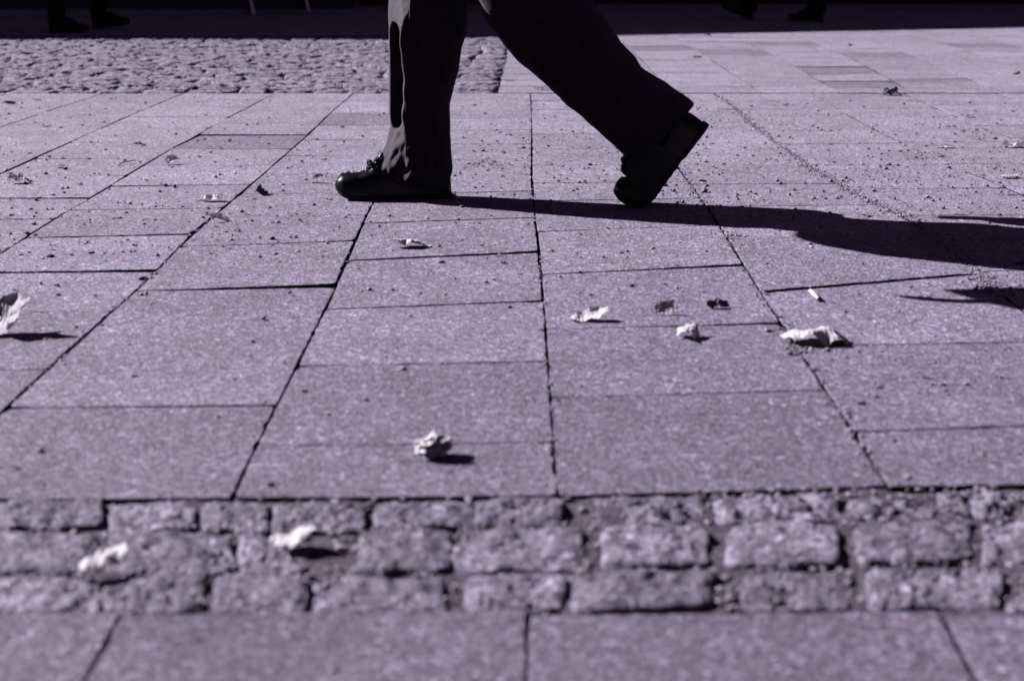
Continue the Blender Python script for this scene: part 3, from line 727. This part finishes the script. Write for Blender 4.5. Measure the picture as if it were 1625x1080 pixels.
def head_into(bm, c, f, hs=1.0):
    """c = centre of the head, f = unit facing direction (horizontal)"""
    s = Vector((-f.y, f.x, 0)); u = Vector((0, 0, 1))
    def P(a, b, e): return c + f*a*hs + s*b*hs + u*e*hs
    prof = [(.118, -.012, .03, .04), (.095, 0, .075, .062), (.06, .004, .093, .073), (.02, .006, .098, .077), (-.01, .01, .094, .075), (-.045, .018, .082, .068), (-.075, .026, .066, .057), (-.098, .036, .045, .042), (-.112, .042, .022, .026)]
    secs = []
    for z, off, ra, rb in prof: secs.append([P(off+ra*math.cos(2*PI*k/20), rb*math.sin(2*PI*k/20), z) for k in range(20)])
    loft(bm, secs)
    tube(bm, [P(.09, 0, .015), P(.106, 0, -.01), P(.120, 0, -.036), P(.1, 0, -.044)], [.008*hs, .011*hs, .015*hs, .010*hs], 10)
    for q in (-1, 1):
        tube(bm, [P(.0, q*.072, .02), P(-.008, q*.086, .01), P(-.002, q*.08, -.03)], [.008*hs, .02*hs, .009*hs], 10, .5)
        tube(bm, [P(.09, q*.01, .022), P(.098, q*.03, .026), P(.082, q*.055, .018)], [.008*hs, .009*hs, .006*hs], 8)
        blob(bm, P(.022, 0, 0)+s*q*.05*hs-u*.03*hs, (.02*hs, .02*hs, .02*hs), 10)
    tube(bm, [P(.092, -.024, -.066), P(.107, 0, -.064), P(.092, .024, -.066)], [.005*hs, .008*hs, .005*hs], 8)
    tube(bm, [P(.090, -.020, -.077), P(.104, 0, -.077), P(.090, .020, -.077)], [.005*hs, .008*hs, .005*hs], 8)
def person_upper(par, hip, f, height, swing, mats, kneeL, kneeR, ankL, ankR, voxel=.006, lean=.03, coat_len=.18, armL=None, wide=1.0, sl_=1.0):
    """body (one continuous mesh), coat, hair, eyes. hip = centre of the hips; f = facing; swing = sign of the left arm's swing"""
    k = height/1.72; s = Vector((-f.y, f.x, 0)); u = Vector((0, 0, 1))   # s = to the person's left
    def B(a, b, z): return Vector((hip.x, hip.y, 0)) + f*a + s*b + u*z
    hz = hip.z; sh = hz+.50*k; neck = hz+.57*k; hd = height-.118*k
    bm = bmesh.new()
    sec = []
    for z, off, ra, rb in ((hz-.08*k, 0, .08, .12), (hz, 0, .11, .165), (hz+.12*k, .005, .095, .14), (hz+.3*k, .015, .115, .165), (sh-.05*k, .015, .105, .18), (sh+.02*k, .01, .07, .13), (neck, .015, .055, .06)):
        sec.append([B(off+lean*(z-hz)+ra*k*math.cos(2*PI*q/24), rb*k*math.sin(2*PI*q/24), z) for q in range(24)])
    loft(bm, sec)
    tube(bm, [B(.015+lean*.5, 0, neck-.03), B(.03+lean*.6, 0, hd-.05)], [.06*k, .052*k], 14)
    hc = B(.03+lean*.8, 0, hd); head_into(bm, hc, f, k)
    for sd_, kn, an in ((1, kneeL, ankL), (-1, kneeR, ankR)):
        hp = B(0, sd_*.085*k, hz-.02)
        mid = hp.lerp(kn, .5)+f*.01; c2 = kn.lerp(an, .35)-f*.012
        tube(bm, [hp, mid, kn, c2, an], [.082*k, .066*k, .05*k, .048*k, .033*k], 14)
        tube(bm, [an, an+f*.05-u*.04, an+f*.10-u*.055], [.033*k, .03*k, .022*k], 10)
    arms = []
    for sd_ in (1, -1):
        sg = sd_*swing
        S0 = B(lean*.5, sd_*.175*k, sh-.03*k); E = S0+f*(.09*sg-.02)*k+s*sd_*(.06 if sd_ > 0 else .10)*k-u*.29*k; W = E+f*(.15*sg+.06)*k+s*sd_*.015*k-u*.235*k
        if sd_ == 1 and armL:
            E = S0+f*armL[0][0]+s*armL[0][1]-u*armL[0][2]; W = E+f*armL[1][0]+s*armL[1][1]-u*armL[1][2]
        tube(bm, [B(lean*.5, sd_*.10*k, sh-.02*k), S0, S0.lerp(E, .5), E, E.lerp(W, .4), W], [.055*k, .052*k, .045*k, .037*k, .036*k, .026*k], 14)
        hand_into(bm, W, (W-E), -sd_ if True else 1, .45, -s*sd_, k)
        arms.append((S0, E, W))
    body = obj('body', bm, mats['skin'], par)
    md = body.modifiers.new('Remesh', 'REMESH'); md.mode = 'VOXEL'; md.voxel_size = voxel; md.use_smooth_shade = True
    ms = body.modifiers.new('Smooth', 'SMOOTH'); ms.iterations = 3; ms.factor = .5
    for sd_ in (1, -1):
        bm = bmesh.new(); blob(bm, hc+f*.083*k+s*sd_*.031*k+u*.004, (.0125*k,)*3, 12); obj('eye', bm, EYEM, body, smooth=True)
    bm = bmesh.new(); secs = []
    for z, off, ra, rb in ((.128, -.018, .035, .045), (.112, -.012, .078, .068), (.07, -.014, .098, .084), (.02, -.030, .085, .088), (-.03, -.045, .068, .082), (-.075, -.05, .045, .06)):
        ring = []
        for q in range(22):
            a = 2*PI*q/22; r_ = 1+.03*math.sin(a*9+z*60)
            ring.append(hc+f*(off+ra*r_*math.cos(a))*k+s*(rb*r_*math.sin(a))*k+u*z*k)
        secs.append(ring)
    loft(bm, secs); obj('hair', bm, HAIR, body, smooth=True)
    bm = bmesh.new(); secs = []
    for z, off, ra, rb in ((hz-coat_len*k, .0, .125, .13), (hz-(coat_len-.07)*k, 0, .14, .175), (hz-.04*k, 0, .145, .205), (hz+.1*k, .005, .13, .175), (hz+.3*k, .015, .14, .20), (sh-.06*k, .015, .13, .215), (sh+.015*k, .01, .095, .165), (neck-.01, .015, .068, .072)):
        ring = []
        for q in range(48):
            a = 2*PI*q/48; w_ = 1+.02*math.sin(a*7+z*11)+.03*frac((math.cos(a), math.sin(a), z*3), 2, 6)
            ring.append(B(off+lean*(z-hz)+ra*k*wide*w_*math.cos(a), rb*k*wide*w_*math.sin(a), z))
        secs.append(ring)
    loft(bm, secs)
    for ai, (S0, E, W) in enumerate(arms):
        if ai: sl_ = 1.0
        tube(bm, [S0+(B(0, 0, sh)-S0)*.4+u*.0, S0, S0.lerp(E, .5), E, E.lerp(W, .5), W+(W-E).normalized()*(.05 if (armL and not ai) else -.01)], [q_*k*sl_ for q_ in (.07, .075, .066, .060, .058, .055)], 18)
    obj('jacket', bm, mats['coat'], par, smooth=True)
    return arms

# ------------------------------------------------------------------ the walking person
YF, YR = 4.10, 3.985                        # depth of the planted (far) foot and of the trailing (near) foot
PX = -.10
root = empty('person', (PX, 4.04, 0), 'person in dark wide trousers and black lace-up shoes striding left across the slabs', 'person')
off = Vector((PX, 4.04, 0))
# planted shoe: toe at image x 533, heel at 714
toe = atY(534, 300, YF); heel = atY(715, 310, YF)
rotz = math.radians(6); LF = (heel.x-toe.x)/math.cos(rotz)
def placeF(p):
    c, s_ = math.cos(rotz), math.sin(rotz)
    return Vector((toe.x + p.x*c - p.y*s_, YF-.012 + p.x*s_*1.0 + p.y*c, p.z)) - off
shoe(root, LF, placeF)
# trailing shoe, bent at the ball
toeR = atY(975, 318, YR)
def placeR(p): return Vector((toeR.x + p.x, YR + p.y, p.z-.001)) - off
shoe(root, .345, placeR, bend=math.radians(54), ballx=.076)

def z_at(y, Y): return atY(800, y, Y).z
def x_at(x, y, Y): return atY(x, y, Y).x
# front trouser leg: image rows -> left edge, ridge, right edge, weights (recess, prow)
rowsF = [ # y, xl, xridge, xr, recess, b(half depth)
 (298, 640, 668, 712, 0, .050), (290, 622, 655, 714, 0, .062), (280, 596, 652, 716, 0, .072), (268, 590, 650, 717, 0, .078), (255, 597, 649, 717, 0, .082), (240, 606, 648, 716, 0, .085),
 (225, 613, 648, 716, 0, .085), (210, 616, 647, 715, .05, .084), (200, 619, 646, 715, .35, .09), (192, 619, 645, 715, .9, .092), (180, 618, 645, 714, 1, .095), (165, 617, 645.5, 714, 1, .098), (140, 617, 645, 720, 1, .102), (110, 617, 644, 728, 1, .105),
 (75, 617, 642, 733, 1, .107), (55, 617, 641, 740, 1, .108), (40, 617, 641, 742, .85, .109), (30, 616, 645, 742, .35, .11), (15, 616, 652, 743, .05, .11), (0, 617, 655, 744, 0, .112), (-40, 619, 655, 746, 0, .115)]
tb = bmesh.new(); secs = []
NPT = 90
def fsec(y, xl, xr_, xr, rec, b, z=None, Yc=YF):
    if 30 < y < 208: rec = 1
    xr_ = xr_ + 1.6*math.sin(y*.055+1)*(1 if rec > .5 else .3) + .7*math.sin(y*.17)
    X0, XR, X1 = x_at(xl, y, YF), x_at(xr_, y, YF), x_at(xr, y, YF)
    zz = z_at(y, YF) if z is None else z
    pts = []
    for k in range(NPT):                     # near side, front to back
        t = k/(NPT-1)
        t = t*t*(3-2*t)*.35+t*.65 if True else t
        X = X0+(X1-X0)*t
        tr = (X-X0)/(XR-X0)
        if tr < 1:
            prow = tr**.75
            r_ = .30*min(1, tr/.12)**.6 + .70*sm(.80, 1.0, tr)
            val = ((tr-.42)/.52)**2
            if y > 172: val += ((y-172)/30)**2
            if y < 62: val += ((62-y)/28)**2
            re = sm(1.2, .8, val) if 30 < y < 208 else 0
            if tr < .42 and 62 <= y <= 172: re = 1
            d = prow*(1-re)+r_*re
        else: d = 1
        back = (X1-X)/(X1-X0)
        d *= min(1, max(0, back)/.22)**.5
        fold = .0
        lowf = sm(150, 255, y)
        fold = .013*lowf*frac((X*1.0, zz*1.3, 0), 26, 2)*(1 if tr < 1.1 else .3) + .007*lowf*frac((X*1.4-zz*.6, zz*.5+X*.4, 3), 52, 4)*(1 if tr < 1.2 else .3) + .0035*frac((X, zz*.6, 0), 66, 5)
        wr = .006*frac((X, zz*.45, 1), 17, 7) + .004*frac((X*.6, zz*1.6, 2), 22, 1)
        pts.append(Vector((X + (.004*lowf*frac((X, zz, 4), 30, 9)), Yc - b*d + (fold+wr)*min(1, d*2), zz)))
    for k in range(1, NPT-1):                # far side, back to front
        t = 1-k/(NPT-1); X = X0+(X1-X0)*t
        d = (max(0, 1-abs(2*t-1)**2.6))**.5
        pts.append(Vector((X, Yc + b*d, zz)))
    return [p-off for p in pts]
# interpolate the rows smoothly
rowsF.sort(key=lambda r: -r[0])
fine = []
tabF = sorted([tuple(r) for r in rowsF])
y = 298.0
while y > -40: fine.append((y,)+tuple(interp(tabF, y))); y -= 1.8
for r in fine: secs.append(fsec(*r))
# above the frame: thigh up to the hip
kx0, kx1 = x_at(619, -40, YF), x_at(746, -40, YF); kz = z_at(-40, YF)
hipc = Vector((-.09, 3.93, .90))
for t in (.15, .35, .55, .75, .9, 1.0):
    z = kz+(.93-kz)*t; xl = kx0+(hipc.x-.125-kx0)*t; xr = kx1+(hipc.x+.125-kx1)*t; b = .096-.006*t
    pts = []
    yc = YF-.0*t
    for k in range(2*NPT-2):
        if k < NPT: tt = k/(NPT-1); sg = -1
        else: tt = 1-(k-NPT+1)/(NPT-1); sg = 1
        d = (max(0, 1-abs(2*tt-1)**2.2))**.5
        pts.append(Vector((xl+(xr-xl)*tt, yc+sg*b*d, z))-off)
    secs.append(pts)
loft(tb, secs)
# rear trouser leg: pairs of outline points across the leg
pairs = [((1004, 259), (1101, 165), .051), ((1001, 254), (1093, 156), .058), ((993, 247), (1083, 147), .068), ((975, 231), (1066, 138), .074), ((950, 210), (1040, 122), .078), ((925, 188), (1019, 106), .08), ((900, 165), (1003, 86), .082), ((875, 143), (988, 68), .084), ((850, 120), (973, 50), .085), ((825, 97), (966, 36), .086),
 ((800, 71), (955, 20), .088), ((783, 50), (945, 9), .09), ((770, 31), (934, -4), .092), ((762, 15), (925, -20), .094), ((757, -2), (912, -40), .096), ((752, -30), (895, -70), .098), ((738, -90), (872, -120), .1), ((712, -170), (850, -180), .1), ((690, -235), (835, -235), .1)]
secs = []
def rsec(pa, pb, b):
    A, Bv = atY(pa[0], pa[1], YR), atY(pb[0], pb[1], YR)
    pts = []
    for k in range(64):
        a = 2*PI*k/64; t = .5-.5*math.cos(a); q = A.lerp(Bv, t); d = math.copysign(abs(math.sin(a))**.75, math.sin(a))
        wob = 1+.06*frac(q, 9, 12)
        q2 = q + Vector((0, -b*d*wob, 0)); q2 += Vector((.004, 0, .004))*frac(q2, 24, 3)
        pts.append(q2-off)
    return pts
for (a1, b1, c1), (a2, b2, c2) in zip(pairs, pairs[1:]):
    for t in (0, .25, .5, .75):
        secs.append(rsec((a1[0]+(a2[0]-a1[0])*t, a1[1]+(a2[1]-a1[1])*t), (b1[0]+(b2[0]-b1[0])*t, b1[1]+(b2[1]-b1[1])*t), c1+(c2-c1)*t))
secs.append(rsec(*pairs[-1]))
loft(tb, secs)
# seat of the trousers
secs = []
for z, ra, rb in ((.80, .10, .10), (.84, .125, .165), (.90, .125, .185), (.97, .115, .175), (1.02, .11, .165)):
    secs.append([Vector((hipc.x+ra*math.cos(2*PI*k/40), 4.0+rb*math.sin(2*PI*k/40), z))-off for k in range(40)])
loft(tb, secs)
tr_o = obj('trousers', tb, DENIM, root, smooth=True)
# seam down the outer side of each leg
sb = bmesh.new()
tube(sb, [Vector((x_at(x, y, YF), YF-b-.001, z_at(y, YF)))-off for x, y, b in ((655, 0, .112), (654, 40, .109), (652, 80, .107), (650, 120, .104), (648, 160, .099), (648, 200, .09), (648, 240, .086))], .0016, 6)
obj('seam', sb, DENIM, tr_o, smooth=True)
kneeR = Vector((x_at(690, -10, YF), YF, .54))-off; ankR = Vector((x_at(680, 270, YF), YF, .10))-off     # right leg is the far, planted one
kneeL = Vector((x_at(850, 5, YR), YR, .52))-off; ankL = Vector((x_at(1052, 200, YR), YR, z_at(205, YR)))-off
for kn_, an_, fw in ((kneeR, ankR, Vector((-.02, 0, -.03))), (kneeL, ankL, Vector((-.02, 0, -.03)))):
    sk = bmesh.new(); tube(sk, [an_.lerp(kn_, .45), an_.lerp(kn_, .2), an_, an_+fw], [.052, .046, .044, .04], 18)
    obj('sock', sk, COAT, root, smooth=True)
MAIN_ARMS = person_upper(root, hipc-off, Vector((-1, 0, 0)), 1.74, 1, {'skin': SKIN, 'coat': COAT}, kneeL, kneeR, ankL, ankR, .006, armL=((-.01, .22, .24), (.14, .13, .22)), wide=1.34, sl_=1.7, coat_len=.22)

# ------------------------------------------------------------------ two people far behind in the shade
def far_person(x_img, y_img, face, label, stride, heelup=None, toeup=None, height=1.7, yb_img=None):
    """face = +1 walks right, -1 walks left. legs: list of (image x of heel, image y of the sole, toe pitch)"""
    p0 = at(x_img, y_img)
    r = empty('person', (p0.x, p0.y, 0), label, 'person'); o_ = Vector((p0.x, p0.y, 0))
    f = Vector((face, 0, 0)); k = height/1.72
    tb = bmesh.new(); knees, anks = [], []
    hips = Vector((0, 0, .9*k)); hx = sum(at(l[0], l[1]).x for l in stride)/len(stride) + face*.10
    ymid = sum(at(l[0], l[1]).y for l in stride)/len(stride)
    hips = Vector((hx, ymid, .9*k))-o_
    for (hxp, hyp, pitch, wd) in stride:
        hl = at(hxp, hyp)-o_
        def pl(p, hl=hl, pitch=pitch):
            q = Vector(((.29-p.x)*1.0, p.y, p.z)); a = math.radians(pitch)
            if a >= 0: X, Z = q.x*math.cos(a)-q.z*math.sin(a), q.x*math.sin(a)+q.z*math.cos(a)
            else:
                X0 = .22; qq = Vector((q.x-X0, 0, q.z)); X, Z = X0+qq.x*math.cos(a)-qq.z*math.sin(a), qq.x*math.sin(a)+qq.z*math.cos(a)
            return Vector((hl.x+face*X, hl.y+q.y, Z))
        shoe(r, .29, pl, apron=False)
        an = pl(Vector((.235, 0, .09)))
        kn = (an+hips)/2+Vector((face*.05, 0, .03)); kn.y = an.y; kn.z = .5*k
        if abs(pitch) < 1: kn.x = an.x+face*.04
        knees.append(kn); anks.append(an)
        w_ = wd
        tube(tb, [an+Vector((0, 0, -.035)), an+Vector((0, 0, .02)), an.lerp(kn, .4), kn, kn.lerp(hips, .5), hips+Vector((0, (an.y-hips.y)*.9, 0))], [w_*.92, w_, w_*.98, w_*1.05, .088*k, .1*k], 20)
    secs = []
    for z, ra, rb in ((-.1, .10, .10), (-.05, .12, .15), (0, .125, .175), (.1, .115, .165)):
        secs.append([hips+Vector((ra*math.cos(2*PI*q/24), rb*math.sin(2*PI*q/24), z)) for q in range(24)])
    loft(tb, secs)
    obj('trousers', tb, COAT, r, smooth=True)
    i0, i1 = (0, 1) if face*1 > 0 else (1, 0)
    # left leg is the one at larger y when walking right
    order = sorted(range(2), key=lambda q: anks[q].y, reverse=(face > 0))
    person_upper(r, hips, f, height, 1, {'skin': SKIN, 'coat': COAT}, knees[order[0]], knees[order[1]], anks[order[0]], anks[order[1]], .012)
    return r
far_person(110, 50, 1, 'person in narrow black trousers walking right in the shade, top left', [(79, 52.5, 0, .062), (148, 45.5, 5, .060)])
far_person(1230, 33, -1, 'person in dark shoes walking left in the shade, top right', [(1305, 34.5, 0, .075), (1192, 32, 20, .075)])

# ------------------------------------------------------------------ white chair in the shade
ca, cb_ = at(403.5, 24.5), at(490.5, 20)
chair = empty('chair', ((ca.x+cb_.x)/2, ca.y, 0), 'cafe chair with thin white metal legs standing in the shade', 'chair')
co = Vector(chair.location)
wdt = cb_.x-ca.x
for p, q, dy in ((ca, 0, .04), (cb_, 1, .04)):
    bm = bmesh.new(); tp = Vector((p.x-.085, p.y+.03, .45))
    tube(bm, [p-co, p-co+Vector((-.002, 0, .01)), tp-co], [.0170, .0165, .0165], 12)
    obj('leg', bm, WHITEM, chair, smooth=True)
for p in (ca, cb_):
    bm = bmesh.new(); b_ = Vector((p.x-.12, p.y+.42, .0)); tp = Vector((p.x-.09, p.y+.36, .46)); bk = Vector((p.x-.1, p.y+.46, .84))
    tube(bm, [b_-co, tp-co, bk-co], .011, 10); obj('leg', bm, SEATM, chair, smooth=True)
bm = bmesh.new(); box(bm, (-wdt/2-.10, -.01, .45), (wdt/2-.06, .42, .475)); bmesh.ops.bevel(bm, geom=bm.edges[:], offset=.008, segments=2, affect='EDGES'); obj('seat', bm, SEATM, chair)
bm = bmesh.new(); box(bm, (-wdt/2-.10, .43, .62), (wdt/2-.07, .45, .86)); bmesh.ops.bevel(bm, geom=bm.edges[:], offset=.006, segments=2, affect='EDGES'); obj('backrest', bm, SEATM, chair)

# ------------------------------------------------------------------ the building that shades the far side
PLAST = stone_mat('dark_render', (.045, .038, .055), .4)
GLASSM = mat('shop_glass', (.02, .018, .025), .15, .5)
FRAMEM = mat('dark_frame', (.03, .026, .035), .5)
WALLM = stone_mat('upper_render', (.3, .27, .33), .3)
def building(x0, x1, yf, h, label, bays, h1=None):
    r = empty('shop_building', ((x0+x1)/2, yf, 0), label, 'building'); o_ = Vector(r.location)
    def bb(name, a, b, m, par=r):
        bm = bmesh.new(); box(bm, Vector(a)-o_, Vector(b)-o_); return obj(name, bm, m, par)
    bb('plinth', (x0, yf, -.05), (x1, yf+.3, .45), PLAST)
    w_ = (x1-x0)/bays
    bmw = bmesh.new()
    for k in range(bays+1):
        cx_ = x0+w_*k; box(bmw, Vector((max(x0, cx_-.35), yf+.03, .45))-o_, Vector((min(x1, cx_+.35), yf+.3, 2.9))-o_)
    h1 = h1 or h
    nb = len(bmw.verts); box(bmw, Vector((x0, yf+.02, 2.9))-o_, Vector((x1, yf+6, h))-o_)
    bmw.verts.ensure_lookup_table()
    for v in bmw.verts[nb:]:
        if v.co.z > 3.5: v.co.z = h if v.co.x < 0 else h1
    box(bmw, Vector((x0, yf+.3, -.05))-o_, Vector((x1, yf+6, 2.9))-o_)
    obj('wall', bmw, WALLM, r)
    for k in range(bays):
        a, b = x0+w_*k+.35, x0+w_*(k+1)-.35
        fr = bb('window', (a, yf+.1, .45), (b, yf+.16, .53), FRAMEM)
        bm = bmesh.new(); box(bm, Vector((a, yf+.1, 2.82))-o_, Vector((b, yf+.16, 2.9))-o_)
        for q in (0, .5, 1): xx = a+(b-a-.07)*q; box(bm, Vector((xx, yf+.1, .53))-o_, Vector((xx+.07, yf+.16, 2.82))-o_)
        obj('frame', bm, FRAMEM, fr)
        bb('pane', (a+.07, yf+.12, .53), (b-.07, yf+.14, 2.82), GLASSM, fr)
        if min(h, h1) > 5.2:
            u_ = bb('window', ((a+b)/2-.6, yf-.02, 3.6), ((a+b)/2+.6, yf+.019, 5.0), FRAMEM)
            bb('pane', ((a+b)/2-.53, yf-.024, 3.67), ((a+b)/2+.53, yf-.0201, 4.93), GLASSM, u_)
            bb('sill', ((a+b)/2-.7, yf-.1, 3.54), ((a+b)/2+.7, yf+.0195, 3.598), WALLM, u_)
    bmc = bmesh.new(); box(bmc, Vector((x0, yf-.12, 0))-o_, Vector((x1, yf+.0195, 1))-o_)
    for v in bmc.verts: v.co.z = (h if v.co.x < 0 else h1) - (.14 if v.co.z < .5 else 0)
    obj('cornice', bmc, WALLM, r)
    return r
YB1, YB2 = at(812, 14).y, at(812, 7).y
slope = math.sin(SUN_AZ)/math.tan(SUN_EL)       # metres towards the camera per metre of height
kx = math.cos(SUN_AZ)/math.tan(SUN_EL)          # metres to the right per metre of height
YE1, YE2 = at(812, 61.5).y, at(1625, 43).y
HA, HB = (YB1-YE1)/slope, (YB1-YE2)/slope  # unseen roof heights, shaped to put the shadow edge on these lines
xa, xb = at(640, 61.5).x - HA*kx, at(1625, 43).x - HB*kx
building(-30, xa-.02, YB1, HA, 'dark plinthed shop building, farthest left, its unseen roof height set to shape its shadow', 5)
x_end = -1.6
building(xa, x_end, YB1, HA, 'dark plinthed shop building behind the white chair, its unseen parapet sloped to shape its shadow', 4, h1=HA+(HB-HA)*(x_end-xa)/(xb-xa))
building(x_end+.02, 22, YB2, 4.2, 'low dark plinthed shop building set back on the far right', 7)
bpy.context.view_layer.update()
